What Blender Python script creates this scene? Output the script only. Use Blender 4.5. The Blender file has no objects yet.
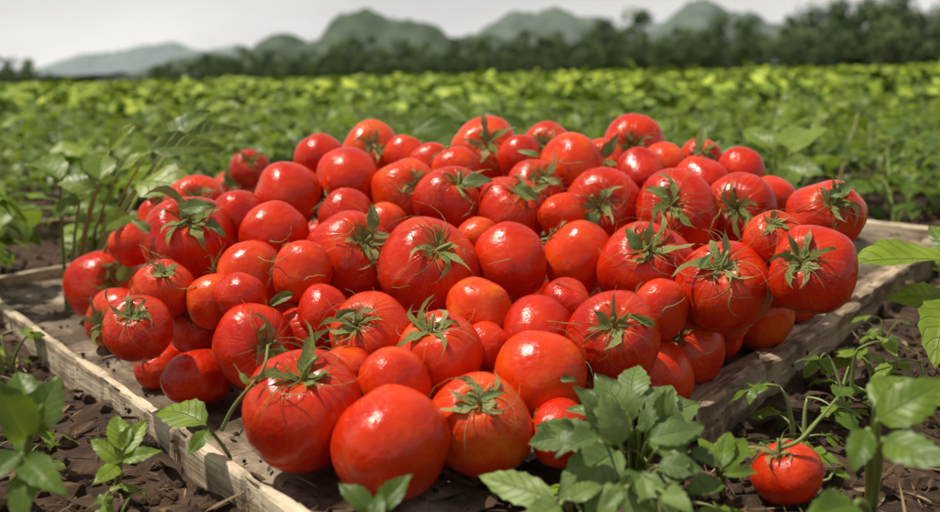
import bpy, math, random
import numpy as np
from mathutils import Vector, Matrix, noise
random.seed(7); rng=random.Random(11)
scene=bpy.context.scene
# ------------------------------------------------------------------ camera
F=922.0; W0,H0=940.0,512.0
pit=math.atan((256-75)/F); roll=math.radians(1.15)
CAM=Vector((0,0,0.31))
fw=Vector((0,math.cos(pit),-math.sin(pit))); r0=Vector((1,0,0)); u0=Vector((0,math.sin(pit),math.cos(pit)))
up=u0*math.cos(roll)+r0*math.sin(roll); rt=r0*math.cos(roll)-u0*math.sin(roll)
cd=bpy.data.cameras.new("camera"); cam=bpy.data.objects.new("camera",cd); scene.collection.objects.link(cam)
M=Matrix((rt,up,-fw)).transposed().to_4x4(); M.translation=CAM; cam.matrix_world=M
cd.sensor_width=36; cd.lens=36*F/W0; cd.clip_start=0.02; cd.clip_end=9000
cd.dof.use_dof=True; cd.dof.focus_distance=0.74; cd.dof.aperture_fstop=5.2
scene.camera=cam
def ray(px,py): return fw+rt*((px-470)/F)+up*(-(py-256)/F)
def P(px,py,d): return CAM+ray(px,py)*d
def G(px,py,z):
    r=ray(px,py); return CAM+r*((z-CAM.z)/r.z)
def proj(p):
    v=p-CAM; d=v.dot(fw); return 470+v.dot(rt)/d*F, 256-v.dot(up)/d*F
# ------------------------------------------------------------------ node helpers
def newmat(name):
    m=bpy.data.materials.new(name); m.use_nodes=True; nt=m.node_tree; nt.nodes.clear()
    return m,nt,nt.nodes,nt.links
def N(nt,t,**kw):
    n=nt.nodes.new(t)
    for k,v in kw.items(): setattr(n,k,v)
    return n
def ramp(nt,stops):
    n=nt.nodes.new('ShaderNodeValToRGB'); e=n.color_ramp.elements
    while len(e)<len(stops): e.new(0.5)
    for i,(p,c) in enumerate(stops):
        e[i].position=p; e[i].color=(c[0],c[1],c[2],1)
    return n
def mixc(nt,fac,a,b,mode='MIX'):
    n=nt.nodes.new('ShaderNodeMix'); n.data_type='RGBA'; n.blend_type=mode
    for s,v in ((n.inputs[0],fac),(n.inputs[6],a),(n.inputs[7],b)):
        if hasattr(v,'links'): nt.links.new(v,s)
        elif isinstance(v,(tuple,list)): s.default_value=(v[0],v[1],v[2],1)
        else: s.default_value=v
    return n.outputs[2]
def math_(nt,op,a,b=None,clamp=False):
    n=nt.nodes.new('ShaderNodeMath'); n.operation=op; n.use_clamp=clamp
    for i,v in enumerate((a,b)):
        if v is None: continue
        if hasattr(v,'links'): nt.links.new(v,n.inputs[i])
        else: n.inputs[i].default_value=v
    return n.outputs[0]
# ------------------------------------------------------------------ materials
def mat_tomato():
    m,nt,ns,L=newmat("tomato_skin")
    out=N(nt,'ShaderNodeOutputMaterial'); b=N(nt,'ShaderNodeBsdfPrincipled')
    L.new(b.outputs[0],out.inputs[0])
    tc=N(nt,'ShaderNodeTexCoord'); oi=N(nt,'ShaderNodeObjectInfo')
    sep=N(nt,'ShaderNodeSeparateXYZ'); L.new(tc.outputs['Object'],sep.inputs[0])
    x,y,z=sep.outputs
    rho=math_(nt,'SQRT',math_(nt,'ADD',math_(nt,'MULTIPLY',x,x),math_(nt,'ADD',math_(nt,'MULTIPLY',y,y),0.0005)))
    cmb=N(nt,'ShaderNodeCombineXYZ')
    L.new(math_(nt,'DIVIDE',x,rho),cmb.inputs[0]); L.new(math_(nt,'DIVIDE',y,rho),cmb.inputs[1])
    L.new(math_(nt,'ADD',math_(nt,'MULTIPLY',z,0.12),math_(nt,'MULTIPLY',oi.outputs['Random'],20)),cmb.inputs[2])
    st=N(nt,'ShaderNodeTexNoise'); st.inputs['Scale'].default_value=11; st.inputs['Detail'].default_value=3
    L.new(cmb.outputs[0],st.inputs['Vector'])
    sr=ramp(nt,[(0.53,(0,0,0)),(0.74,(1,1,1))]); L.new(st.outputs[0],sr.inputs[0])
    zm=N(nt,'ShaderNodeMapRange'); L.new(z,zm.inputs[0]); zm.inputs[1].default_value=0.1; zm.inputs[2].default_value=0.9
    streak=math_(nt,'MULTIPLY',sr.outputs[0],math_(nt,'MULTIPLY',zm.outputs[0],0.38))
    base=ramp(nt,[(0,(0.36,0.006,0.0015)),(0.35,(0.52,0.017,0.002)),(0.7,(0.65,0.042,0.003)),(1,(0.72,0.110,0.008))])
    n2=N(nt,'ShaderNodeTexNoise'); n2.inputs['Scale'].default_value=1.3; n2.inputs['Detail'].default_value=2
    va=N(nt,'ShaderNodeVectorMath',operation='ADD'); L.new(tc.outputs['Object'],va.inputs[0])
    cr=N(nt,'ShaderNodeCombineXYZ'); L.new(math_(nt,'MULTIPLY',oi.outputs['Random'],30),cr.inputs[0]); L.new(cr.outputs[0],va.inputs[1])
    L.new(va.outputs[0],n2.inputs['Vector'])
    f=math_(nt,'ADD',math_(nt,'MULTIPLY',oi.outputs['Random'],0.55),math_(nt,'MULTIPLY',math_(nt,'SUBTRACT',n2.outputs[0],0.26),1.1),True)
    L.new(f,base.inputs[0])
    c=mixc(nt,streak,base.outputs[0],(0.78,0.24,0.06))
    rg=N(nt,'ShaderNodeMapRange'); L.new(rho,rg.inputs[0]); rg.inputs[1].default_value=.42; rg.inputs[2].default_value=.12
    up_=math_(nt,'GREATER_THAN',z,0.2)
    c=mixc(nt,math_(nt,'MULTIPLY',math_(nt,'MULTIPLY',rg.outputs[0],up_),0.4),c,(0.62,0.18,0.02))
    n3=N(nt,'ShaderNodeTexNoise'); n3.inputs['Scale'].default_value=6; n3.inputs['Detail'].default_value=5
    L.new(va.outputs[0],n3.inputs['Vector'])
    bl=ramp(nt,[(0.67,(0,0,0)),(0.75,(1,1,1))]); L.new(n3.outputs[0],bl.inputs[0])
    c=mixc(nt,math_(nt,'MULTIPLY',bl.outputs[0],0.5),c,(0.24,0.07,0.02))
    # faint field dust gathering in patches
    du=N(nt,'ShaderNodeTexNoise'); du.inputs['Scale'].default_value=2.3; du.inputs['Detail'].default_value=6; du.inputs['Roughness'].default_value=.7
    L.new(va.outputs[0],du.inputs['Vector']); dr0=ramp(nt,[(.54,(0,0,0)),(.72,(1,1,1))]); L.new(du.outputs[0],dr0.inputs[0])
    c=mixc(nt,math_(nt,'MULTIPLY',dr0.outputs[0],0.10),c,(0.55,0.32,0.18))
    L.new(c,b.inputs['Base Color'])
    rr=N(nt,'ShaderNodeMapRange'); L.new(n3.outputs[0],rr.inputs[0]); rr.inputs[1].default_value=.35; rr.inputs[2].default_value=.72; rr.inputs[3].default_value=0.17; rr.inputs[4].default_value=0.38
    L.new(math_(nt,'ADD',rr.outputs[0],math_(nt,'MULTIPLY',dr0.outputs[0],.18)),b.inputs['Roughness'])
    b.inputs['IOR'].default_value=1.40
    bu=N(nt,'ShaderNodeBump'); bu.inputs['Strength'].default_value=0.5; bu.inputs['Distance'].default_value=0.0016
    L.new(math_(nt,'ADD',n3.outputs[0],math_(nt,'MULTIPLY',streak,1.0)),bu.inputs['Height']); L.new(bu.outputs[0],b.inputs['Normal'])
    return m
def mat_leaf(name,dark,mid,light,trans=0.35,rough=0.42,vein=0.5,simple=False,spec=.5):
    m,nt,ns,L=newmat(name)
    out=N(nt,'ShaderNodeOutputMaterial'); b=N(nt,'ShaderNodeBsdfPrincipled')
    at=N(nt,'ShaderNodeAttribute'); at.attribute_name='var'
    oi=N(nt,'ShaderNodeObjectInfo')
    f=math_(nt,'ADD',math_(nt,'MULTIPLY',at.outputs['Fac'],0.75),math_(nt,'MULTIPLY',oi.outputs['Random'],0.25),True)
    if not simple:
        geo=N(nt,'ShaderNodeNewGeometry')
        n1=N(nt,'ShaderNodeTexNoise'); n1.inputs['Scale'].default_value=45; n1.inputs['Detail'].default_value=2
        tc=N(nt,'ShaderNodeTexCoord'); L.new(tc.outputs['Object'],n1.inputs['Vector'])
        f=math_(nt,'ADD',f,math_(nt,'MULTIPLY',math_(nt,'SUBTRACT',n1.outputs[0],0.5),0.7),True)
    r=ramp(nt,[(0,dark),(0.5,mid),(1,light)]); L.new(f,r.inputs[0])
    c=r.outputs[0]
    b.inputs['Roughness'].default_value=rough; b.inputs['Specular IOR Level'].default_value=spec
    if not simple:
        uv=N(nt,'ShaderNodeUVMap'); uv.uv_map='leaf'
        s=N(nt,'ShaderNodeSeparateXYZ'); L.new(uv.outputs[0],s.inputs[0])
        au=math_(nt,'ABSOLUTE',s.outputs[0])
        mid_=ramp(nt,[(0.03,(1,1,1)),(0.08,(0,0,0))]); L.new(au,mid_.inputs[0])
        sv=math_(nt,'SINE',math_(nt,'MULTIPLY',math_(nt,'SUBTRACT',s.outputs[1],math_(nt,'MULTIPLY',au,0.22)),44.0))
        svr=ramp(nt,[(0.90,(0,0,0)),(1.0,(1,1,1))]); L.new(sv,svr.inputs[0])
        vf=math_(nt,'MAXIMUM',mid_.outputs[0],math_(nt,'MULTIPLY',svr.outputs[0],0.6))
        vm=math_(nt,'MULTIPLY',vf,vein,True)
        c=mixc(nt,vm,c,tuple(min(1,k*1.9+0.04) for k in mid))
        c=mixc(nt,math_(nt,'MULTIPLY',geo.outputs['Backfacing'],0.35),c,tuple(k*1.3+0.03 for k in mid))
        bu=N(nt,'ShaderNodeBump'); bu.inputs['Strength'].default_value=0.7; bu.inputs['Distance'].default_value=0.003
        L.new(math_(nt,'SUBTRACT',n1.outputs[0],vf),bu.inputs['Height']); L.new(bu.outputs[0],b.inputs['Normal'])
    L.new(c,b.inputs['Base Color'])
    if trans<=0:
        L.new(b.outputs[0],out.inputs[0]); return m
    t=N(nt,'ShaderNodeBsdfTranslucent'); L.new(mixc(nt,0.6,c,light),t.inputs[0])
    mx=N(nt,'ShaderNodeMixShader'); mx.inputs[0].default_value=trans
    L.new(b.outputs[0],mx.inputs[1]); L.new(t.outputs[0],mx.inputs[2]); L.new(mx.outputs[0],out.inputs[0])
    return m
def mat_simple(name,stops,scale=8,detail=6,rough=0.8,bump=0.5,bdist=0.005,rot=0.0,stretch=(1,1,1),coord='Object',spec=.3):
    m,nt,ns,L=newmat(name)
    out=N(nt,'ShaderNodeOutputMaterial'); b=N(nt,'ShaderNodeBsdfPrincipled'); L.new(b.outputs[0],out.inputs[0])
    tc=N(nt,'ShaderNodeTexCoord'); mp=N(nt,'ShaderNodeMapping'); mp.vector_type='TEXTURE'
    mp.inputs['Rotation'].default_value=(0,0,rot); mp.inputs['Scale'].default_value=stretch
    L.new(tc.outputs[coord],mp.inputs[0])
    n=N(nt,'ShaderNodeTexNoise'); n.inputs['Scale'].default_value=scale; n.inputs['Detail'].default_value=detail
    n.inputs['Roughness'].default_value=0.62
    L.new(mp.outputs[0],n.inputs['Vector'])
    r=ramp(nt,stops); L.new(n.outputs[0],r.inputs[0]); L.new(r.outputs[0],b.inputs['Base Color'])
    b.inputs['Roughness'].default_value=rough; b.inputs['Specular IOR Level'].default_value=spec
    if bump>0:
        bu=N(nt,'ShaderNodeBump'); bu.inputs['Strength'].default_value=bump; bu.inputs['Distance'].default_value=bdist
        L.new(n.outputs[0],bu.inputs['Height']); L.new(bu.outputs[0],b.inputs['Normal'])
    return m,nt,r,b
def stain(mt,col,scale,lo,hi,fac):
    m,nt,r,b=mt
    tc=N(nt,'ShaderNodeTexCoord'); n=N(nt,'ShaderNodeTexNoise'); n.inputs['Scale'].default_value=scale; n.inputs['Detail'].default_value=7; n.inputs['Roughness'].default_value=.7
    nt.links.new(tc.outputs['Object'],n.inputs['Vector'])
    q=ramp(nt,[(lo,(0,0,0)),(hi,(1,1,1))]); nt.links.new(n.outputs[0],q.inputs[0])
    nt.links.new(mixc(nt,math_(nt,'MULTIPLY',q.outputs[0],fac),r.outputs[0],col),b.inputs['Base Color'])
MT=mat_tomato()
ML=mat_leaf("leaf_green",(0.026,0.058,0.006),(0.090,0.165,0.014),(0.28,0.39,0.030),0.36,.45)
MLf=mat_leaf("leaf_field",(0.018,0.038,0.004),(0.140,0.225,0.014),(0.42,0.52,0.045),0,0.6,0.2,True,.3)
MLc=mat_leaf("leaf_grey_green",(0.055,0.095,0.022),(0.125,0.195,0.048),(0.25,0.34,0.085),0.28,0.5,0.45)
MC=mat_leaf("calyx",(0.065,0.100,0.022),(0.20,0.24,0.055),(0.55,0.50,0.26),0.15,0.65,0.3,False,.2)
MS=mat_leaf("stem",(0.09,0.13,0.03),(0.17,0.23,0.05),(0.30,0.32,0.12),0,0.55,0,True)
# ------------------------------------------------------------------ mesh buffer
class MB:
    def __init__(s): s.v=[];s.f=[];s.m=[];s.uv=[];s.var=[]
    def add(s,vs,fs,mi=0,uvs=None,var=0.5):
        o=len(s.v); s.v+= [tuple(a) for a in vs]; s.f+=[tuple(i+o for i in f) for f in fs]
        s.m+=[mi]*len(fs); s.uv+= uvs if uvs else [(0.5,0.5)]*len(vs)
        s.var+= var if isinstance(var,list) else [var]*len(vs)
    def mesh(s,name,mats,smooth=True):
        me=bpy.data.meshes.new(name); me.from_pydata(s.v,[],s.f)
        for m in mats: me.materials.append(m)
        me.polygons.foreach_set('material_index',s.m)
        me.polygons.foreach_set('use_smooth',[smooth]*len(s.f))
        ul=me.uv_layers.new(name='leaf')
        li=np.zeros(len(me.loops),dtype=np.int32); me.loops.foreach_get('vertex_index',li)
        ua=np.array(s.uv,dtype=np.float32)[li]; ul.data.foreach_set('uv',ua.ravel())
        a=me.attributes.new('var','FLOAT','POINT'); a.data.foreach_set('value',s.var)
        me.update(); return me
def obj(name,me,parent=None,mw=None):
    o=bpy.data.objects.new(name,me); scene.collection.objects.link(o)
    if parent: o.parent=parent
    if mw is not None: o.matrix_basis=mw
    return o
def tube(mb,pts,rads,sides=6,mi=0,var=0.5):
    vs=[];fs=[]; n=len(pts); px_=None
    for i,p in enumerate(pts):
        p=Vector(p); a=Vector(pts[max(0,i-1)]); b=Vector(pts[min(n-1,i+1)])
        t=(b-a); t=t.normalized() if t.length>1e-9 else Vector((0,0,1))
        x=t.orthogonal().normalized() if i==0 else (px_-t*px_.dot(t)).normalized()
        px_=x; y=t.cross(x)
        for k in range(sides):
            an=2*math.pi*k/sides; vs.append(p+(x*math.cos(an)+y*math.sin(an))*rads[i])
    for i in range(n-1):
        for k in range(sides):
            k2=(k+1)%sides; fs.append((i*sides+k,i*sides+k2,(i+1)*sides+k2,(i+1)*sides+k))
    fs.append(tuple(range(sides))[::-1]); fs.append(tuple((n-1)*sides+k for k in range(sides)))
    mb.add(vs,fs,mi,None,var)
def leaf(mb,base,d,nrm,ln,wd,bend=0.25,fold=0.25,nu=8,nv=3,mi=0,var=0.5,R=rng,teeth=0.10):
    d=d.normalized(); side=d.cross(nrm)
    if side.length<1e-4: side=d.orthogonal()
    side.normalize(); n=side.cross(d).normalized()
    vs=[];uv=[];fs=[]; ph=R.random()*6; tw=R.uniform(-.35,.35); cs=R.uniform(-.12,.12)
    for i in range(nu+1):
        t=i/nu
        w=wd*0.5*(math.sin(math.pi*min(1,t**0.72))**0.85 if 0<t<1 else 0.0)
        if t==0: w=wd*0.03
        if teeth and nu>=6: w*=1+teeth*(1 if i%2 else -1)
        c=base+d*(ln*t*(1-0.12*bend*t))-n*(bend*ln*t*t)+side*(cs*ln*t*t)
        for j in range(-nv,nv+1):
            s=j/nv; rip=0.06*wd*math.sin(t*9+ph+s*2)*abs(s)
            p=c+side*(w*s*math.cos(fold*abs(s)))+n*(abs(s)*w*math.sin(fold)+rip+tw*s*w*t*0.8 - 0.12*w*s*s)
            vs.append(p); uv.append((s,t))
    k=2*nv+1
    for i in range(nu):
        for j in range(k-1):
            fs.append((i*k+j,i*k+j+1,(i+1)*k+j+1,(i+1)*k+j))
    mb.add(vs,fs,mi,uv,var)
def bez(a,b,c,n):
    return [a*(1-t)**2+b*2*t*(1-t)+c*t*t for t in [i/n for i in range(n+1)]]
def compound(mb,base,d,ln,lf,R,leaflets=5,nu=8,nv=3,vb=0.5):
    d=d.normalized(); upv=Vector((0,0,1))
    tip=base+d*ln-upv*ln*R.uniform(0.05,0.35)
    midp=base+d*ln*0.55+upv*ln*0.12
    pts=bez(base,midp,tip,6); tube(mb,pts,[0.0016*(1-i/9) for i in range(7)],4,1,R.random())
    side=d.cross(upv); side=side.normalized() if side.length>1e-3 else Vector((1,0,0))
    pairs=(leaflets-1)//2
    v=min(1,max(0,vb+R.uniform(-.3,.3)))
    dd=(pts[6]-pts[4]).normalized()
    leaf(mb,pts[6],dd+Vector((R.uniform(-.2,.2),R.uniform(-.2,.2),R.uniform(-.2,.2))),upv+Vector((R.uniform(-.4,.4),R.uniform(-.4,.4),0)),lf*R.uniform(1,1.3),lf*R.uniform(.62,.85),R.uniform(.1,.5),R.uniform(.05,.5),nu,nv,0,v,R)
    for k in range(pairs):
        q=pts[5-2*k] if 5-2*k>=1 else pts[1]
        for sg in (-1,1):
            dr=side*sg+dd*R.uniform(.2,.8)+upv*R.uniform(-.2,.3)
            leaf(mb,q,dr,upv+Vector((R.uniform(-.4,.4),R.uniform(-.4,.4),0)),lf*R.uniform(.65,1.0)*(1-.15*k),lf*R.uniform(.45,.62),R.uniform(.1,.5),R.uniform(.05,.5),nu,nv,0,min(1,max(0,v+R.uniform(-.15,.15))),R)
def plant_mesh(name,seed,h,spread,nst,lf,mats,nleaf=4,nu=8,nv=3,vb=.5):
    R=random.Random(seed); mb=MB()
    for s in range(nst):
        a=2*math.pi*s/nst+R.uniform(-.5,.5); hh=h*R.uniform(.55,1.1)
        out=Vector((math.cos(a),math.sin(a),0))*spread*R.uniform(.3,1)
        pts=bez(Vector((R.uniform(-.01,.01),R.uniform(-.01,.01),-0.02)),out*0.25+Vector((0,0,hh*.7)),out+Vector((0,0,hh)),8)
        tube(mb,pts,[0.0032*(1-i/12) for i in range(9)],5,1,R.random())
        for k in range(nleaf):
            i=3+int(k*5/max(1,nleaf-1)) if nleaf>1 else 8
            a2=a+R.uniform(-1.9,1.9)
            dr=Vector((math.cos(a2),math.sin(a2),R.uniform(0,.7)))
            compound(mb,pts[min(8,i)],dr,lf*R.uniform(.7,1.2),lf*R.uniform(.7,1.1),R,R.choice((3,3,5)),nu,nv,vb+.45*(i/8-.5))
    return mb.mesh(name,mats)
# ------------------------------------------------------------------ ground
def gz(x,y):
    r=math.hypot(x,y)
    k=max(0,1-r/60)
    a=noise.fractal(Vector((x*6,y*6,0.3)),1.0,2.1,4)*0.012+noise.fractal(Vector((x*28,y*28,3.3)),0.9,2.0,3)*0.006
    v=0.012+a*k
    return .012+(v-.012)*.5 if v>.016 and r<4 and False else min(v,.0188)
def spaced(n,near,far):
    out=[];k=math.asinh(far/near)
    for i in range(-n,n+1): out.append(near*math.sinh(k*i/n))
    return out
xs=spaced(170,0.6,4000); ys=[v+1.0 for v in spaced(170,0.6,4000)]
vs=[(x,y,gz(x,y)) for y in ys for x in xs]; k=len(xs)
fs=[(j*k+i,j*k+i+1,(j+1)*k+i+1,(j+1)*k+i) for j in range(len(ys)-1) for i in range(k-1)]
mg,nt,r_,b_=mat_simple("soil",[(0.3,(0.018,0.011,0.007)),(0.5,(0.050,0.029,0.018)),(0.72,(0.12,0.075,0.047))],38,7,0.95,1.0,0.012)
tc=N(nt,'ShaderNodeTexCoord'); ln_=N(nt,'ShaderNodeVectorMath',operation='LENGTH'); nt.links.new(tc.outputs['Object'],ln_.inputs[0])
mr=N(nt,'ShaderNodeMapRange'); nt.links.new(ln_.outputs['Value'],mr.inputs[0]); mr.inputs[1].default_value=12; mr.inputs[2].default_value=60
nt.links.new(mixc(nt,mr.outputs[0],r_.outputs[0],(0.12,0.18,0.02)),b_.inputs['Base Color'])
me=bpy.data.meshes.new("ground"); me.from_pydata(vs,[],fs); me.materials.append(mg)
me.polygons.foreach_set('use_smooth',[True]*len(fs)); obj("ground",me)
# ------------------------------------------------------------------ tray
T=0.030
pF=G(430,604,T); pL=G(-18,291,T); pR=G(955,238,T); pF.z=pL.z=pR.z=0; pB=pL+pR-pF
dl=(pL-pF).normalized(); angL=math.atan2(dl.y,dl.x)
dr_=(pR-pF).normalized(); angR=math.atan2(dr_.y,dr_.x)
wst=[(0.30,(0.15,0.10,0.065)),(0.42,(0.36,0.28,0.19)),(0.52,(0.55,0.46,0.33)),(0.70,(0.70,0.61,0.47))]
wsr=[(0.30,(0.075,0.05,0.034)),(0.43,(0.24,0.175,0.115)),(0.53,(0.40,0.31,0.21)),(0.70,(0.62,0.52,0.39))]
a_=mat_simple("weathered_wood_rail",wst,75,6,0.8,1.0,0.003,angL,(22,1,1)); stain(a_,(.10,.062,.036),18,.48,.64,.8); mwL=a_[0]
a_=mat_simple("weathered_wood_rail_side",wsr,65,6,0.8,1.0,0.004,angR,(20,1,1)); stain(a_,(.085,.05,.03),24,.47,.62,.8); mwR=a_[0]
a_=mat_simple("dusty_board",[(0.30,(0.06,0.042,0.028)),(0.45,(0.19,0.145,0.10)),(0.57,(0.31,0.25,0.18)),(0.75,(0.41,0.34,0.26))],40,7,0.9,0.8,0.003,angL,(14,1,1)); stain(a_,(.045,.028,.017),13,.42,.58,.85); mwF=a_[0]
def plank(mb,p0,p1,w,z0,z1,j0=0.0,j1=0.0,nseg=30,wear=0.0015,mi=0,R=rng,bow=.004):
    d=p1-p0; Ln=d.length; d=d/Ln; s=Vector((-d.y,d.x,0))
    ch=min(0.003,(z1-z0)*.25); nt_=9; prof=[]
    for i in range(nt_):
        u=-w/2+w*i/(nt_-1); prof.append((u,z1-(ch if i in(0,nt_-1) else 0)))
    prof+= [(w/2,z0+ch),(w/2-ch,z0),(0,z0),(-w/2+ch,z0),(-w/2,z0+ch)]
    e0=[R.uniform(0,j0) for _ in prof]; e1=[R.uniform(0,j1) for _ in prof]
    vs=[];n=len(prof); sd=R.random()*50
    for i in range(nseg+1):
        t=i/nseg
        a0=max(0,1-t*Ln/0.12); a1=max(0,1-(1-t)*Ln/0.12)
        for k,(u,z) in enumerate(prof):
            o=e0[k]*a0-e1[k]*a1
            q=Vector((t*Ln*26,u*120,z*120+sd))
            nn=noise.noise_vector(q)*wear
            chip=max(0,noise.noise(Vector((t*Ln*34,sd+u*20,9)))-.18)*wear*8*(1 if k in(0,1,nt_-2,nt_-1) else 0)
            p=p0+d*(t*Ln+o)+s*((u+nn.x)-math.copysign(min(chip,w*.3),u)+bow*noise.noise(Vector((t*4,sd,0))))+Vector((0,0,z+nn.z*0.7-chip*.6))
            vs.append(p)
    fs=[(i*n+k,(i+1)*n+k,(i+1)*n+(k+1)%n,i*n+(k+1)%n) for i in range(nseg) for k in range(n)]
    fs.append(tuple(range(n))); fs.append(tuple(nseg*n+k for k in range(n))[::-1])
    mb.add(vs,fs,mi,None,R.random())
tray=bpy.data.objects.new("wooden_tray",None); scene.collection.objects.link(tray)
mb=MB(); nb=11; across=(pR-pF)
for i in range(nb):
    c0=pF+across*((i+.5)/nb); c1=pL+across*((i+.5)/nb)
    wv=across.length/nb*abs(math.sin(angL-angR))-0.002
    cut=rng.uniform(.03,.10) if i<4 else rng.uniform(0,.015)
    plank(mb,c0+dl*cut,c1-dl*0.002,wv,T-0.010,T+rng.uniform(-.0012,.0008),0.04,0.005,40,0.0012,bow=.0015)
obj("floor_boards",mb.mesh("floor_boards",[mwF],False),tray)
mb=MB()
nrmL=Vector((dl.y,-dl.x,0)); 
if nrmL.dot(pR-pF)>0: nrmL=-nrmL
plank(mb,pF+nrmL*0.008,pL+nrmL*0.008+dl*0.02,0.011,-0.014,0.039,0,0.006,200,0.0024)
obj("rail_front",mb.mesh("rail_front",[mwL],False),tray)
mb=MB()
q0=G(694,408,0.05); q0.z=0; q1=pR+dr_*0.01
nrmR=Vector((dr_.y,-dr_.x,0))
if nrmR.dot(pL-pF)>0: nrmR=-nrmR
q0=pF+dr_*((q0-pF).dot(dr_))
plank(mb,q0+nrmR*0.007,q1+nrmR*0.007,0.015,-0.014,0.047,0.07,0.01,200,0.0045)
plank(mb,q0+nrmR*-0.014+dr_*0.02,q1-nrmR*0.014,0.022,T+0.002,0.041,0.10,0.01,160,0.004)
obj("rail_side",mb.mesh("rail_side",[mwR],False),tray)
mb=MB()
plank(mb,pL+dl*0.012,pB+dl*0.012,0.014,-0.014,0.043,0.0,0.01,80,0.002)
obj("rail_rear",mb.mesh("rail_rear",[mwR],False),tray)
mb=MB()
plank(mb,pR+nrmR*0.012,pB+nrmR*0.012,0.014,-0.014,0.043,0.0,0.01,80,0.002)
obj("rail_far",mb.mesh("rail_far",[mwL],False),tray)
mb=MB(); a=G(-30,226,0.04); b=G(215,207,0.04); a.z=b.z=0
plank(mb,a,b,0.03,0.0,0.042,0.03,0.04,60,0.002); obj("wooden_slat",mb.mesh("wooden_slat",[mwR],False))
def in_tray(x,y,mar=0.03):
    v=Vector((x,y,0))-pF
    det=dl.x*dr_.y-dl.y*dr_.x
    a=(v.x*dr_.y-v.y*dr_.x)/det; b=(dl.x*v.y-dl.y*v.x)/det
    return -mar<a<(pL-pF).length+mar and -mar<b<(pR-pF).length+mar
# ------------------------------------------------------------------ tomatoes
ASP={}
def mk_surf(seed):
    R=random.Random(seed); sd=R.random()*6; asp=R.choice((.82,.85,.88,.90,.94,1.0)); lob=R.choice((3,4,5)); la=R.uniform(.01,.045); ra=R.uniform(.0,.08); o=Vector((R.random()*9,R.random()*9,0)); ir=R.uniform(.05,.12)
    ASP[seed]=asp
    def surf(th,ph):
        rr=1+la*math.cos(lob*ph+sd)*math.sin(th)**2+0.025*math.cos(2*ph+sd)*math.sin(th)
        rib=ra*math.exp(-((th-.5)/.42)**2)*abs(math.sin(lob*.5*ph+sd))
        s=math.sin(th); s=s**0.93 if s>1e-6 else 0
        z=asp*math.cos(th)-0.18*math.exp(-(th/.30)**2)+0.05*math.exp(-((math.pi-th)/.3)**2)
        p=Vector(((rr-rib)*s*math.cos(ph),(rr-rib)*s*math.sin(ph),z))
        return p*(1+ir*noise.noise(p*1.1+o))
    return surf
def tomato_mesh(seed,calyx=True):
    R=random.Random(seed); surf=mk_surf(seed); mb=MB(); nu,nv=28,46
    vs=[surf(0,0)]
    for i in range(1,nu):
        for j in range(nv): vs.append(surf(math.pi*i/nu,2*math.pi*j/nv))
    vs.append(surf(math.pi,0)); fs=[]
    for j in range(nv): fs.append((0,1+j,1+(j+1)%nv))
    for i in range(nu-2):
        for j in range(nv):
            a=1+i*nv; fs.append((a+j,a+nv+j,a+nv+(j+1)%nv,a+(j+1)%nv))
    l=len(vs)-1; a=1+(nu-2)*nv
    for j in range(nv): fs.append((a+j,l,a+(j+1)%nv))
    mb.add(vs,fs,0,None,0.5)
    if calyx:
        ns_=R.choice((5,6,7,8,9)); kk=R.random()*6; dry=R.uniform(-.15,.4)
        for s in range(ns_):
            ph0=kk+2*math.pi*s/ns_+R.uniform(-.6,.6); ext=R.uniform(.28,.80); wd=R.uniform(.05,.12)
            curl=R.choice((R.uniform(.0,.12),R.uniform(.15,.6))); tw=R.uniform(-1.8,1.8); n=10; v=[];uv=[]; rol=R.uniform(-2.6,2.6); wv=R.uniform(.01,.06)
            for i in range(n+1):
                t=i/n; lift=.022+curl*t**1.8+wv*math.sin(t*8+s)*t; ph=ph0+tw*t*t*.6; th=.06+ext*t*(1-.35*curl*t)
                w=wd*(math.sin(math.pi*min(1,.18+.82*t))**.8)*(1-.3*t)*(1+.35*math.sin(t*13+s*3))+.003
                c=surf(th,ph); nrm=c.normalized()
                tan=Vector((-math.sin(ph),math.cos(ph),0)); ra=rol*t*t
                sd_=tan*math.cos(ra)+nrm*math.sin(ra)
                for j in (-1,0,1):
                    v.append(c+nrm*(lift+(.03*abs(j)*(1-t))+abs(math.sin(ra))*w*.8)+sd_*(w*j)); uv.append((j*.9,t))
            f=[(i*3+j,i*3+j+1,i*3+j+4,i*3+j+3) for i in range(n) for j in (0,1)]
            vv=min(1,max(0,R.gauss(.42+dry,.22)))
            mb.add(v,f,1,uv,[min(1,vv+.35*(k//3)/n) for k in range(len(v))])
        for s in range(R.choice((10,16,22))):
            ph0=R.random()*6.3; ext=R.uniform(.3,1.0); tw=R.uniform(-1.6,1.6); cu=R.uniform(0,.4); pts=[];n=7
            for i in range(n+1):
                t=i/n; c=surf(.05+ext*t,ph0+tw*t*t); pts.append(c+c.normalized()*(.03+cu*t*t+.02*math.sin(5*t+s)))
            tube(mb,pts,[.012*(1-i/(n+1.5)) for i in range(n+1)],4,1,R.uniform(.45,1))
        b=surf(0,0); l=R.uniform(.12,.42); o=Vector((R.uniform(-.3,.3),R.uniform(-.3,.3),l))
        pts=bez(b-Vector((0,0,.03)),b+Vector((0,0,l*.6)),b+o,6)
        tube(mb,pts,[.065,.045,.036,.034,.032,.036,.042],7,2,R.random())
    me=mb.mesh("tomato_mesh_%d"%seed,[MT,MC,MS]); me["asp"]=ASP[seed]; return me
variants=[tomato_mesh(i) for i in range(24)]
plainv=[tomato_mesh(100+i,False) for i in range(8)]
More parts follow.
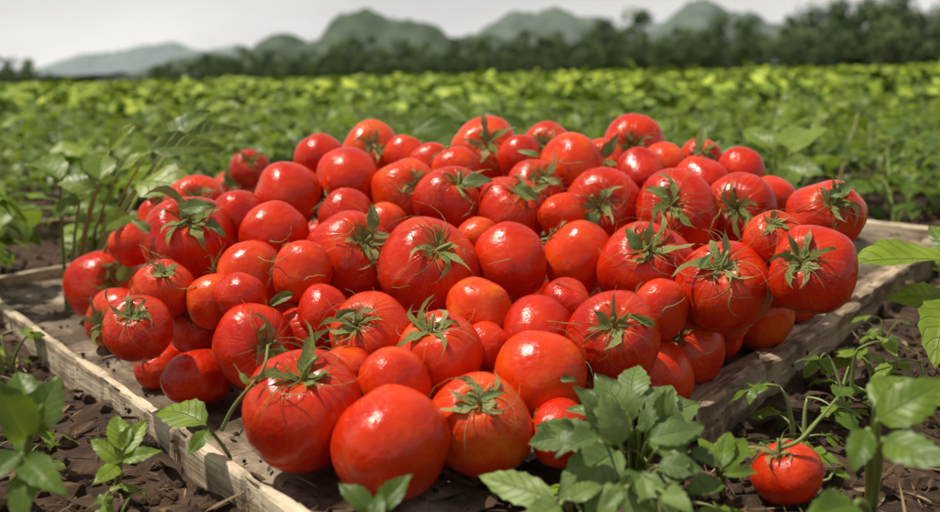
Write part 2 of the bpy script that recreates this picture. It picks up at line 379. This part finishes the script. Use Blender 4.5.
TL=[
(348,183,36,None),(287,197,37,None),(320,160,27,None),(372,151,30,(.1,.25)),(408,193,35,(.35,.25)),
(452,203,37,(.25,.6)),(485,152,36,(.05,.3)),(512,210,37,(.35,.62)),(548,150,28,(-.2,.2)),(572,167,34,None),
(632,146,32,(0,.0)),(603,208,41,(-.15,.05)),(640,180,31,None),(678,212,43,(-.15,.25)),(741,172,26,None),
(738,210,37,(-.1,.1)),(700,162,24,(.1,.5)),(825,217,40,(.25,.35),.145),(773,240,30,(0,.6),.14),(812,270,43,(-.4,.3),.12),
(190,243,47,(0,.58),.12),(195,205,30,(0,.3),.14),(133,245,24,None,.10),(105,292,38,(.35,.15)),(138,328,35,(-.3,.5)),
(252,278,38,None),(275,237,37,None),(303,272,32,None),(350,256,46,(.4,.4)),(430,268,51,(.22,.45)),
(510,262,41,None),(578,258,41,None),(647,270,49,(.05,.52)),(724,285,46,(-.1,.5)),(757,312,39,None,.045),
(197,328,31,(.0,.75),.06),(198,378,34,None,.03),(255,345,43,(.4,.05),.06),(305,335,30,(.6,.4),.06),(370,335,44,(-.45,.3)),
(440,355,45,(-.2,.66)),(480,310,34,None),(487,345,26,None),(540,335,40,None),(567,308,30,None),
(612,338,47,(0,.3)),(685,350,41,(-.45,.5),.036),(540,378,48,None),(395,382,36,None),(305,410,62,(-.05,.68)),
(392,443,58,None),(478,425,53,(0,.55)),(165,290,30,(0,.7)),(238,218,28,None),(325,312,28,None),
(408,160,26,None),(588,380,32,None,.035),(535,190,30,(.3,.5)),(215,300,28,None),(560,432,34,None,.034),
(235,190,22,(0,.4)),(660,310,32,None),(430,165,24,None),(700,185,30,None),(600,165,28,(0,.2)),(770,275,34,None,.09),
(345,375,30,None,.05),(520,160,26,None),(160,215,22,(.3,.4),.13),(345,215,28,None),(720,330,28,None,.034),
(455,170,26,None),(385,225,24,None),(250,170,20,(0,.5)),(665,165,24,None),(770,200,26,None),(560,215,24,None),(478,238,22,None),(240,300,26,None)]
def Hs(x,y):
    h=.0375+.282*(y-.564)
    h=min(h,.20,.04+.62*(x+.41),.05+1.1*(.42-x),.20-.8*(y-1.14))
    return max(h,.030)
SIL=[(75,300),(90,240),(150,195),(240,165),(320,138),(480,128),(640,118),(760,140),(860,180),(862,235),(850,300),(780,345),(715,385),(600,425),(525,465),(450,495),(340,495),(250,455),(170,400),(95,350)]
def inside(px,py):
    c=False;n_=len(SIL)
    for i in range(n_):
        (x1,y1),(x2,y2)=SIL[i],SIL[(i+1)%n_]
        if (y1>py)!=(y2>py) and px<(x2-x1)*(py-y1)/(y2-y1)+x1: c=not c
    return c
def okfill(p,R):
    px,py=proj(p); d=(p-CAM).dot(fw); r=R*F/d*.75
    return all(inside(px+a*r,py+b*r) for a,b in ((1,0),(-1,0),(0,1),(0,-1),(0,0)))
pos=[];rad=[];dirs=[];vis=[]
for t in TL:
    px,py,r,cal=t[:4]; ho=t[4] if len(t)>4 else None
    rr=ray(px,py); d=.4
    while d<1.6:
        p=CAM+rr*d
        if p.z-T-(ho if ho else Hs(p.x,p.y))<=0: break
        d+=.002
    R=r*d/F
    pos.append(CAM+rr*d); rad.append(R); vis.append(True)
    if cal:
        u,v=cal; w=math.sqrt(max(.02,1-u*u-v*v)); dirs.append((rt*u+up*v-rr.normalized()*w).normalized())
    else: dirs.append(None)
nvis=len(pos)
for ps,(ra_,rb_,off) in enumerate(((.029,.036,.030),(.022,.029,.018))):
  for _ in range(30000):
    x=rng.uniform(-.45,.45); y=rng.uniform(.5,1.36); H=Hs(x,y)
    R=rng.uniform(ra_,rb_)
    zmax=H-off
    if zmax<R*.85: continue
    z=rng.uniform(R*.85,zmax); p=Vector((x,y,T+z))
    if not okfill(p,R): continue
    if any((p-q).length<(R+s)*(.88 if i<nvis else .95) for i,(q,s) in enumerate(zip(pos,rad))): continue
    pos.append(p); rad.append(R); vis.append(False); dirs.append(None)
    if len(pos)>(300,360)[ps]: break
X=np.array([tuple(p) for p in pos]); Rr=np.array(rad); X0=X.copy(); V=np.array(vis)
rd=X0-np.array(tuple(CAM)); rd/=np.linalg.norm(rd,axis=1)[:,None]
n=len(X); wgt=np.where(V,.4,1.0)
for it in range(420):
    X[~V,2]-=.0003
    D=X[:,None,:]-X[None,:,:]; dist=np.linalg.norm(D,axis=2)+np.eye(n)
    ov=(Rr[:,None]+Rr[None,:])*.93-dist; np.fill_diagonal(ov,0); ov[ov<0]=0
    share=wgt[:,None]/(wgt[:,None]+wgt[None,:])
    X+=(D/dist[:,:,None]*(ov*share*.55)[:,:,None]).sum(1)
    df=X0-X; al=(df*rd).sum(1)[:,None]*rd
    X[V]+= (df-al)[V]*.35 + al[V]*.03
    X[:,2]=np.maximum(X[:,2],T+Rr*.88)
def orient(z):
    z=z.normalized(); x=z.orthogonal().normalized(); y=z.cross(x)
    m=Matrix((x,y,z)).transposed().to_4x4(); return m@Matrix.Rotation(rng.random()*6.28,4,'Z')
def place_tomato(p,R,dz,me,rnd=False):
    o=bpy.data.objects.new("tomato",me); scene.collection.objects.link(o)
    kz=.95/me["asp"] if rnd else 1
    o.matrix_world=Matrix.Translation(p)@orient(dz)@Matrix.Diagonal((R,R*(1 if rnd else rng.uniform(.93,1.03)),R*kz,1))
    return o
order=list(range(24)); rng.shuffle(order); q=0; PL=[]
for i in range(n):
    p=Vector(X[i]); dz=dirs[i]
    if not V[i] and not okfill(p,float(Rr[i])): continue
    q+=1
    if dz is not None: me=variants[order[q%24]]
    elif V[i]:
        tocam=(CAM-p).normalized(); dz=Vector((rng.uniform(-1,1),rng.uniform(-1,1),rng.uniform(-.3,.8)))
        dz=dz-tocam*(dz.dot(tocam)+rng.uniform(.0,.45)); me=variants[order[q%24]] if i%2 else plainv[i%8]
    else:
        dz=Vector((rng.uniform(-1,1),rng.uniform(-1,1),rng.uniform(-.4,1))); me=variants[order[q%24]] if i%3 else plainv[i%8]
    place_tomato(p,float(Rr[i]),dz,me,V[i] and TL[i][2]>44); PL.append((p,float(Rr[i])))
print("placed",q)
lp=G(787,470,0.042); place_tomato(Vector((lp.x,lp.y,0.040)),.0235,(up*.6-rt*.3-fw*.2),variants[7])
def hit(px,py):
    """nearest tomato surface depth along a line of sight (to lay wisps and leaves ON the fruit)"""
    r=ray(px,py); l=r.length; u=r/l; best=None
    for p,R in PL:
        o=p-CAM; b=o.dot(u); c=o.length_squared-R*R; D=b*b-c
        if D>0:
            t=(b-math.sqrt(D))/l
            if best is None or t<best: best=t
    return best
# leaves and dried strands caught between the fruit
mb=MB(); RR=random.Random(5)
for (px,py,l,a) in [(293,294,24,200),(372,232,22,80),(655,326,24,150),(798,256,20,120),(232,188,20,100),(604,158,22,60),(700,150,20,90),(540,156,18,160),(462,182,24,10),(120,282,22,60),(336,318,18,30),(640,250,20,120),(412,318,20,200),(588,212,24,-80),(380,150,20,20),(515,186,22,-30),(182,210,26,20),(205,222,20,-20),(150,232,18,140),(280,345,18,-70),(700,268,16,60),(480,400,20,30),(830,196,22,30),(668,196,18,150),(560,380,14,10)]:
    h=hit(px,py)
    if not h: continue
    B=P(px,py,h-.004); a=math.radians(a); d=rt*math.cos(a)+up*math.sin(a)-fw*.25
    ln=l*h/F*1.3
    leaf(mb,B,d,(CAM-B).normalized()+Vector((RR.uniform(-.6,.6),0,.5)),ln,ln*RR.uniform(.3,.6),RR.uniform(.2,.5),RR.uniform(.2,.8),10,3,0,RR.uniform(.2,.95),RR,.08)
for _ in range(85):
    px=RR.uniform(110,840); py=RR.uniform(140,300) if RR.random()<.75 else RR.uniform(300,400)
    a=RR.random()*6.28; pts=[]; st=RR.uniform(4,8)
    for i in range(7):
        h=hit(px,py)
        if not h: break
        pts.append(P(px,py,h-.0015-.001*i)); px+=st*math.cos(a); py+=st*math.sin(a)*.8; a+=RR.uniform(-.6,.6)
    if len(pts)>3 and all((pts[i]-pts[i+1]).length<.02 for i in range(len(pts)-1)):
        tube(mb,pts,[.0006*(1-i/9) for i in range(len(pts))],4,1,RR.uniform(.3,1))
obj("vine_leaf_scraps",mb.mesh("vine_leaf_scraps",[MLc,MC]))
# ------------------------------------------------------------------ plants
near=[plant_mesh("crop_near_%d"%i,200+i,rng.uniform(.13,.20),rng.uniform(.06,.12),rng.choice((4,5,6)),rng.uniform(.044,.060),[ML,MS],3,7,2,rng.uniform(.4,.75)) for i in range(8)]
seedl=[plant_mesh("seedling_%d"%i,300+i,rng.uniform(.04,.08),.03,3,.026,[ML,MS],2,8,2,.6) for i in range(4)]
def patch_mesh(name,seed,size,nl,lf,h,nu,nv):
    R=random.Random(seed); mb=MB()
    for _ in range(nl):
        x=R.uniform(-size/2,size/2); y=R.uniform(-size/2,size/2)
        hh=h*(0.68+.9*noise.noise(Vector((x*4/max(size,.7)*1.5,y*4/max(size,.7)*1.5,seed))))
        z=hh*R.uniform(.3,1.08)**.6
        a=R.random()*6.28; d=Vector((math.cos(a),math.sin(a),R.uniform(-.4,.6)))
        nr=Vector((R.uniform(-.9,.9),R.uniform(-.9,.9),1))
        l=lf*R.uniform(.6,1.3); q=min(1,max(0,-.15+.85*z/(h*1.1)+R.uniform(-.3,.4)))
        leaf(mb,Vector((x,y,z)),d,nr,l,l*.65,R.uniform(0,.4),R.uniform(0,.5),nu,nv,0,q,R,0)
    return mb.mesh(name,[MLf,MS])
midp=[patch_mesh("crop_mid_%d"%i,400+i,.8,300,.08,.20,3,1) for i in range(5)]
farp=[patch_mesh("crop_far_%d"%i,500+i,4.0,1500,.22,.20,2,1) for i in range(4)]
field=bpy.data.objects.new("crop_field",None); scene.collection.objects.link(field)
def inst(me,x,y,s,parent=field,nm="plants",z=None,tilt=.15):
    m=Matrix.Translation((x,y,(gz(x,y)-.004 if z is None else z)))@Matrix.Rotation(rng.random()*6.28,4,'Z')@Matrix.Rotation(rng.uniform(-tilt,tilt),4,'X')@Matrix.Diagonal((s,s,s*rng.uniform(.85,1.1),1))
    return obj(nm,me,parent,m)
keep=P(165,188,1.05)
y=1.0
while y<5.0:
    x=-(.60*y+.5)
    while x<.60*y+.5:
        xx=x+rng.uniform(-.08,.08); yy=y+rng.uniform(-.08,.08)
        if not in_tray(xx,yy,.07) and not(abs(xx)<.62 and yy<1.15):
            dens=.8 if yy>1.9 else .55
            if rng.random()<dens:
                inst(rng.choice(near),xx,yy,rng.uniform(.7,1.2))
        x+=.165
    y+=.175
y=4.6
while y<22:
    x=-(.60*y+1)
    while x<.60*y+1:
        inst(rng.choice(midp),x+rng.uniform(-.1,.1),y+rng.uniform(-.1,.1),rng.uniform(.8,1.3),z=.0,tilt=.03); x+=.78
    y+=.84
y=20
while y<175:
    x=-(.60*y+6)
    while x<.60*y+6:
        inst(rng.choice(farp),x+rng.uniform(-.3,.3),y,rng.uniform(.9,1.15),z=-.01,tilt=.005); x+=3.7
    y+=3.8
for (px,py,d) in [(402,96,2.6),(735,112,3.0),(560,106,3.2),(930,110,2.2),(660,112,2.8),(95,125,2.6),(260,110,3),(830,104,3.4),(300,120,2.2)]:
    p=P(px,py,d); inst(near[int(px)%8],p.x,p.y,max(.9,min(1.5,(p.z+.02)/.17)))
wd=bpy.data.objects.new("weed_seedlings",None); scene.collection.objects.link(wd)
for _ in range(170):
    x=rng.uniform(-1.0,1.0); yy=rng.uniform(.42,1.5)
    if in_tray(x,yy,.035): continue
    inst(rng.choice(seedl),x,yy,rng.uniform(.5,1.05),wd,"seedling",tilt=.3)
# ------------------------------------------------------------------ individually posed plants
def posed(name,root,leaves,mats,stem_r=.0022,vb=.5,seed=1):
    R=random.Random(seed); mb=MB()
    for (b,t,wr,v) in leaves:
        B=P(*b); Tt=P(*t); d=Tt-B; ln=d.length
        tocam=(CAM-B).normalized()
        nr=Vector((0,0,1))*.7+tocam*.75+Vector((R.uniform(-.35,.35),R.uniform(-.35,.35),0))
        leaf(mb,B,d+nr.normalized()*ln*.22,nr,ln*1.05,ln*wr,R.uniform(.18,.45),R.uniform(.15,.6),12,4,0,v,R,.07)
        mid=Vector(((root.x*.4+B.x*.6),(root.y*.4+B.y*.6),max(B.z*.75,0.0)))
        tube(mb,bez(root,mid,B,9),[stem_r*(1.1-i*.065) for i in range(10)],6,1,R.random())
    return obj(name,mb.mesh(name,mats))
rc=G(632,505,.005)
LS=[((628,425,.60),(603,372,.61),.8,.55),((650,420,.61),(668,380,.63),.8,.6),((632,430,.59),(570,408,.60),.6,.6),
((600,445,.58),(535,425,.60),.5,.45),((655,430,.6),(703,402,.63),.6,.5),((618,452,.56),(560,490,.53),.6,.5),
((655,440,.57),(690,472,.54),.65,.6),((640,472,.54),(640,520,.51),.75,.45),((612,425,.575),(582,455,.56),.6,.65),
((632,400,.62),(634,362,.64),.75,.6),((600,480,.54),(590,515,.52),.7,.6),((660,470,.55),(672,510,.53),.7,.5),
((610,410,.6),(584,390,.61),.7,.5),((645,400,.6),(685,415,.59),.6,.45)]
for _ in range(26):
    a=rng.random()*6.28; rr_=rng.random()**.5; bx=630+62*rr_*math.cos(a); by=452+50*rr_*math.sin(a); a2=a+rng.uniform(-.9,.9); l=rng.uniform(24,54); dd=.625-.0011*(by-380)+rng.uniform(-.025,.015)
    LS.append(((bx,by,dd),(bx+l*math.cos(a2),by+l*math.sin(a2)*.8,dd+rng.uniform(-.015,.015)),rng.uniform(.5,.8),rng.uniform(.1,.95)))
posed("tomato_plant",rc,LS,[MLc,MS],.0016,seed=3)
posed("tomato_plant",G(570,515,.005),[((555,500,.52),(478,482,.54),.42,.95),((560,505,.51),(520,525,.49),.6,.6),((570,500,.52),(600,480,.53),.6,.5)],[MLc,MS],seed=4)
posed("tomato_plant",G(722,500,.005),[((722,470,.58),(748,436,.6),.7,.85),((715,460,.59),(700,436,.6),.7,.8),((725,475,.57),(756,470,.57),.5,.8),((718,480,.56),(690,500,.54),.6,.7),((722,468,.58),(726,430,.60),.6,.9)],[ML,MS],seed=5)
posed("tomato_plant",G(375,530,.005),[((372,515,.5),(342,482,.51),.6,.25),((378,515,.5),(410,474,.51),.6,.3),((376,520,.49),(378,492,.5),.6,.35)],[ML,MS],seed=6)
posed("tomato_plant",G(870,520,.005),[((878,420,.50),(950,385,.49),.62,.7),((884,440,.48),(945,470,.45),.6,.6),((876,405,.52),(905,372,.54),.6,.75),
((855,505,.48),(812,515,.46),.6,.6),((868,430,.50),(850,470,.49),.6,.55)],[ML,MS],.0035,seed=7)
posed("tomato_plant",Vector((.52,.80,.005)),[((950,262,.80),(853,266,.79),.62,.9),((948,300,.8),(888,292,.8),.5,.7),((955,300,.75),(930,360,.72),.7,.8),((960,260,.85),(930,225,.88),.6,.6)],[ML,MS],.003,seed=8)
posed("tomato_plant",G(25,505,.005),[((28,440,.52),(-5,388,.50),.7,.1),((32,435,.52),(56,376,.53),.7,.15),((25,460,.50),(60,492,.48),.55,.3),((22,455,.50),(-20,480,.49),.7,.15),((30,420,.52),(20,372,.54),.7,.2),((28,470,.5),(18,520,.48),.6,.3)],[ML,MS],.003,seed=9)
posed("tomato_plant",G(118,492,.005),[((120,462,.60),(92,440,.6),.6,.7),((123,455,.60),(142,420,.62),.6,.8),((122,460,.60),(158,452,.6),.5,.7),((118,465,.6),(100,482,.58),.6,.8),((122,450,.6),(115,415,.62),.55,.75)],[ML,MS],seed=10)
posed("tomato_plant",G(238,470,.01),[((205,425,.66),(158,402,.68),.6,.85),((208,430,.66),(190,455,.64),.5,.7)],[ML,MS],.0016,seed=11)
rl=P(60,255,1.15); rl.z=.005
posed("tomato_plant",rl,[((140,182,1.08),(195,188,1.05),.72,1.0),((150,150,1.12),(222,148,1.15),.5,.5),((165,150,1.2),(205,112,1.25),.6,.6),((120,170,1.1),(150,150,1.1),.6,.95),
((95,190,1.1),(55,175,1.1),.6,.8),((100,180,1.1),(100,150,1.15),.6,.8),((130,215,1.05),(100,225,1.0),.5,.7),((80,200,1.1),(50,215,1.1),.6,.6),((180,140,1.25),(240,130,1.3),.5,.4),((110,150,1.2),(135,125,1.2),.6,.95),((60,180,1.1),(30,160,1.15),.6,.7)],[ML,MS],.0025,seed=12)
rl=P(470,185,1.75); rl.z=.005
posed("tomato_plant",rl,[((470,130,1.7),(410,125,1.7),.5,.5),((480,125,1.7),(525,118,1.75),.5,.4),((470,120,1.7),(440,102,1.75),.6,.7),((480,115,1.7),(500,140,1.65),.6,.6),((460,130,1.7),(430,148,1.6),.5,.4)],[ML,MS],.003,seed=13)
rl=P(780,200,1.45); rl.z=.005
posed("tomato_plant",rl,[((770,160,1.4),(720,150,1.4),.55,.5),((775,150,1.4),(740,130,1.45),.55,.6),((790,150,1.4),(820,120,1.5),.6,.7),((780,165,1.4),(825,170,1.35),.55,.45),((770,170,1.4),(700,135,1.45),.35,.3),((790,170,1.35),(780,190,1.3),.6,.4)],[ML,MS],.003,seed=14)
def vine(pts,rads,leaves,seed):
    R=random.Random(seed); mb=MB(); Q=[P(*p) for p in pts]
    sm=[]
    for i in range(len(Q)-1):
        a=Q[max(0,i-1)];b=Q[i];c=Q[i+1];d=Q[min(len(Q)-1,i+2)]
        for k in range(5):
            t=k/5; sm.append(0.5*((2*b)+(c-a)*t+(2*a-5*b+4*c-d)*t*t+(3*b-a-3*c+d)*t**3))
    sm.append(Q[-1]); tube(mb,sm,[rads*(1-.5*i/len(sm)) for i in range(len(sm))],6,1,.6)
    for (b,t,wr,v) in leaves:
        B=P(*b);d=P(*t)-B; leaf(mb,B,d,(CAM-B).normalized()+Vector((0,0,.5)),d.length,d.length*wr,.25,.35,10,3,0,v,R,.06)
    return obj("tomato_vine",mb.mesh("tomato_vine",[ML,MS]))
vine([(222,430,.66),(235,405,.64),(262,372,.62),(268,345,.63)],.0016,[((250,385,.63),(238,372,.63),.4,.8)],1)
vine([(782,448,.615),(800,440,.61),(820,418,.62),(838,397,.64)],.0016,[((838,397,.64),(850,380,.66),.6,.6)],2)
# ------------------------------------------------------------------ soil debris
mb=MB()
t=1.618; ic=[(-1,t,0),(1,t,0),(-1,-t,0),(1,-t,0),(0,-1,t),(0,1,t),(0,-1,-t),(0,1,-t),(t,0,-1),(t,0,1),(-t,0,-1),(-t,0,1)]
fcs=[(0,11,5),(0,5,1),(0,1,7),(0,7,10),(0,10,11),(1,5,9),(5,11,4),(11,10,2),(10,7,6),(7,1,8),(3,9,4),(3,4,2),(3,2,6),(3,6,8),(3,8,9),(4,9,5),(2,4,11),(6,2,10),(8,6,7),(9,8,1)]
for _ in range(9000):
    yy=.40+2.6*rng.random()**1.6; x=rng.uniform(-1,1)*(.62*yy+.15)
    it=in_tray(x,yy,.02)
    if it and rng.random()<.55: continue
    s=rng.uniform(.0012,.007)*(1 if rng.random()<.93 else 1.9)
    if it: s=rng.uniform(.0007,.0028)
    z=(T+s*.5) if it else gz(x,yy)+s*.2
    vs=[Vector((x,yy,z))+Vector(v).normalized()*s*rng.uniform(.6,1.25) for v in ic]
    mb.add(vs,fcs,0)
mclod,_,_,_=mat_simple("soil_clod",[(0.3,(0.020,0.012,0.008)),(0.5,(0.055,0.032,0.020)),(0.72,(0.13,0.082,0.05))],60,4,0.95,.8,.004)
obj("soil_clods",mb.mesh("soil_clods",[mclod],False))
mb=MB()
for _ in range(6500):
    yy=.40+2.0*rng.random()**1.6; x=rng.uniform(-1,1)*(.62*yy+.15)
    it=in_tray(x,yy,.02)
    if it and rng.random()<.6: continue
    z=(T+.003) if it else gz(x,yy)+.006
    a=rng.random()*6.28; d=Vector((math.cos(a),math.sin(a),rng.uniform(-.1,.2)))
    l=rng.uniform(.012,.042)*(.7 if it else 1)
    leaf(mb,Vector((x,yy,z)),d,Vector((rng.uniform(-.6,.6),rng.uniform(-.6,.6),1)),l,l*rng.choice((.04,.05,.06,.08,.3)),rng.uniform(-.2,.3),rng.uniform(0,.8),4,1,0,rng.random(),rng,0)
mdl=mat_leaf("dry_leaf",(0.04,0.024,0.015),(0.13,0.080,0.046),(0.42,0.31,0.18),0,.8,.1,True,.2)
obj("dry_leaf_litter",mb.mesh("dry_leaf_litter",[mdl]))
# ------------------------------------------------------------------ distant trees and hills
mtr=mat_leaf("tree_foliage_hazed",(0.040,0.070,0.038),(0.090,0.135,0.062),(0.19,0.25,0.10),0,.8,0,True,.2)  # greens lightened and desaturated: distance haze put into the leaf colour
mbk,_,_,_=mat_simple("bark",[(0.3,(.06,.05,.04)),(.7,(.16,.13,.10))],4,3)
def tree_mesh(seed):
    R=random.Random(seed); mb=MB()
    tp=[Vector((0,0,-.3)),Vector((R.uniform(-.1,.1),0,2)),Vector((R.uniform(-.4,.4),R.uniform(-.3,.3),4.5)),Vector((R.uniform(-.6,.6),0,7))]
    tube(mb,tp,[.28,.22,.15,.05],7,1)
    cl=[]
    for i in range(R.randint(8,13)):
        a=R.random()*6.28; z=R.uniform(1.6,8.4); rr=R.uniform(.4,3.0)*(1-.55*abs((z-4.8)/4.5))
        c=Vector((math.cos(a)*rr,math.sin(a)*rr,z)); cl.append((c,R.uniform(.8,1.7)))
        s=tp[1].lerp(tp[3],min(1,max(0,(z-2)/6))*.8); tube(mb,[s,(s+c)/2+Vector((0,0,.2)),c],[.09,.06,.03],5,1)
    for c,s in cl:
        vb=R.uniform(.0,1.0)
        for _ in range(120):
            d=Vector((R.gauss(0,1),R.gauss(0,1),R.gauss(0,.8))).normalized()*s*R.uniform(.55,1.1)
            n_=d.normalized()+Vector((R.uniform(-.6,.6),R.uniform(-.6,.6),R.uniform(-.2,.9)))
            dd=Vector((R.uniform(-1,1),R.uniform(-1,1),R.uniform(-1,.4)))
            l=R.uniform(.3,.65); leaf(mb,c+d,dd,n_,l,l*.6,.2,.3,2,1,0,min(1,max(0,vb+R.uniform(-.3,.3))),R,0)
    return mb.mesh("tree_%d"%seed,[mtr,mbk])
trees=[tree_mesh(i) for i in range(7)]
tl=bpy.data.objects.new("distant_treeline",None); scene.collection.objects.link(tl)
prof=[(-60,22),(0,26),(35,26),(58,18),(66,3),(140,3),(165,18),(210,24),(250,32),(300,30),(350,40),(400,34),(450,34),(540,42),(600,50),(650,64),(700,52),(760,52),(820,56),(860,78),(900,66),(960,84),(1040,70)]
def pf(x):
    for (a,b),(c,d) in zip(prof,prof[1:]):
        if a<=x<=c: return b+(d-b)*(x-a)/(c-a)
    return 40
for row,(Y,ks) in enumerate(((170,.5),(182,.78),(200,1.0))):
    x=-60.0
    while x<1040:
        h=pf(x)*ks*rng.uniform(.68,1.18)*Y/F
        if h>1.7:
            s=h/9.0; wx=(x-470)/F*Y
            m=Matrix.Translation((wx,Y+rng.uniform(-4,4),-.2))@Matrix.Rotation(rng.random()*6.28,4,'Z')@Matrix.Diagonal((s*rng.uniform(.9,1.5),s*1.2,s,1))
            obj("tree",rng.choice(trees),tl,m)
        x+=rng.uniform(10,20)*(0.6+.4*ks)*max(.5,min(1.2,h/7))
def hill(name,Y,peaks,haze_col1,haze_col2,seed):
    xs_=np.linspace(-.85*Y,.85*Y,300); ys_=np.linspace(Y*.86,Y*1.3,40); vs=[]
    for y in ys_:
        ty=(y-Y)/(Y*.12); fy=math.exp(-ty*ty) if y<Y else math.exp(-((y-Y)/(Y*.2))**2)
        for x in xs_:
            h=0
            for (px,hp,w) in peaks:
                cx=(px-470)/F*Y; sw=w/F*Y
                g=hp/F*Y/(1+abs((x-cx)/sw)**2.6); h=(h**3.5+g**3.5)**(1/3.5)
            nz=noise.fractal(Vector((x/Y*22,y/Y*22,seed)),.8,2.1,5)
            n2=noise.fractal(Vector((x/Y*110,y/Y*110,seed)),.6,2.1,3)
            vs.append((float(x),float(y),float(-2+fy*(h*(.94+.16*nz)+n2*Y*.0022*min(1,h/10)))))
    k=len(xs_); fs=[(j*k+i,j*k+i+1,(j+1)*k+i+1,(j+1)*k+i) for j in range(len(ys_)-1) for i in range(k-1)]
    me=bpy.data.meshes.new(name); me.from_pydata(vs,[],fs)
    m,_,_,_=mat_simple(name+"_forest_hazed",[(.35,haze_col1),(.65,haze_col2)],.05,6,1,1,4.0,spec=0); me.materials.append(m)  # distance haze is painted into the base colours, paler and bluer for farther ridges
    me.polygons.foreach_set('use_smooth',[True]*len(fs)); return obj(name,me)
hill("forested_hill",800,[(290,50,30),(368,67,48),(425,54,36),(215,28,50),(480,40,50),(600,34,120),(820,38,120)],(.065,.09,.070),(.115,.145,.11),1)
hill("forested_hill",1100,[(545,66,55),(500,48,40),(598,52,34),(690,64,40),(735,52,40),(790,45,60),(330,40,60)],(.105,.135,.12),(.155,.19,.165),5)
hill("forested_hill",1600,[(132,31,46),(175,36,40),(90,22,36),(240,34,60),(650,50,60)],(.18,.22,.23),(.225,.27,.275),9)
# ------------------------------------------------------------------ light
sd=Vector((-.40,.06,.90)).normalized()
el=math.asin(sd.z); az=math.atan2(sd.x,sd.y)
w=bpy.data.worlds.new("World"); scene.world=w; w.use_nodes=True; nt=w.node_tree; nt.nodes.clear()
out=N(nt,'ShaderNodeOutputWorld'); bg=N(nt,'ShaderNodeBackground'); bg.inputs[1].default_value=0.1
sky=N(nt,'ShaderNodeTexSky'); sky.sky_type='NISHITA'; sky.sun_disc=False; sky.sun_elevation=el; sky.sun_rotation=az; sky.dust_density=3; sky.air_density=1.0
tc=N(nt,'ShaderNodeTexCoord'); mp=N(nt,'ShaderNodeMapping'); mp.inputs['Scale'].default_value=(1,1,3.5); nt.links.new(tc.outputs['Generated'],mp.inputs[0])
nz=N(nt,'ShaderNodeTexNoise'); nz.inputs['Scale'].default_value=2.6; nz.inputs['Detail'].default_value=5; nt.links.new(mp.outputs[0],nz.inputs['Vector'])
sp=N(nt,'ShaderNodeSeparateXYZ'); nt.links.new(tc.outputs['Generated'],sp.inputs[0])
cr=ramp(nt,[(.3,(8.0,7.9,7.7)),(.7,(10.6,10.4,10.0))]); nt.links.new(nz.outputs[0],cr.inputs[0])
zr=ramp(nt,[(0.0,(1,1,1)),(.10,(.80,.80,.80)),(.3,(.52,.52,.51)),(1,(.42,.42,.42))]); nt.links.new(sp.outputs[2],zr.inputs[0])
cl=mixc(nt,1.0,cr.outputs[0],zr.outputs[0],'MULTIPLY')
nt.links.new(mixc(nt,.90,sky.outputs[0],cl),bg.inputs[0]); nt.links.new(bg.outputs[0],out.inputs[0])
sl=bpy.data.lights.new("sun","SUN"); sl.energy=5.0; sl.angle=math.radians(1.6); sl.color=(1,.92,.78)
so=bpy.data.objects.new("sun",sl); scene.collection.objects.link(so); so.rotation_euler=sd.to_track_quat('Z','Y').to_euler(); so.location=(0,0,20)
scene.view_settings.view_transform='Standard'; scene.view_settings.look='None'; scene.view_settings.exposure=0
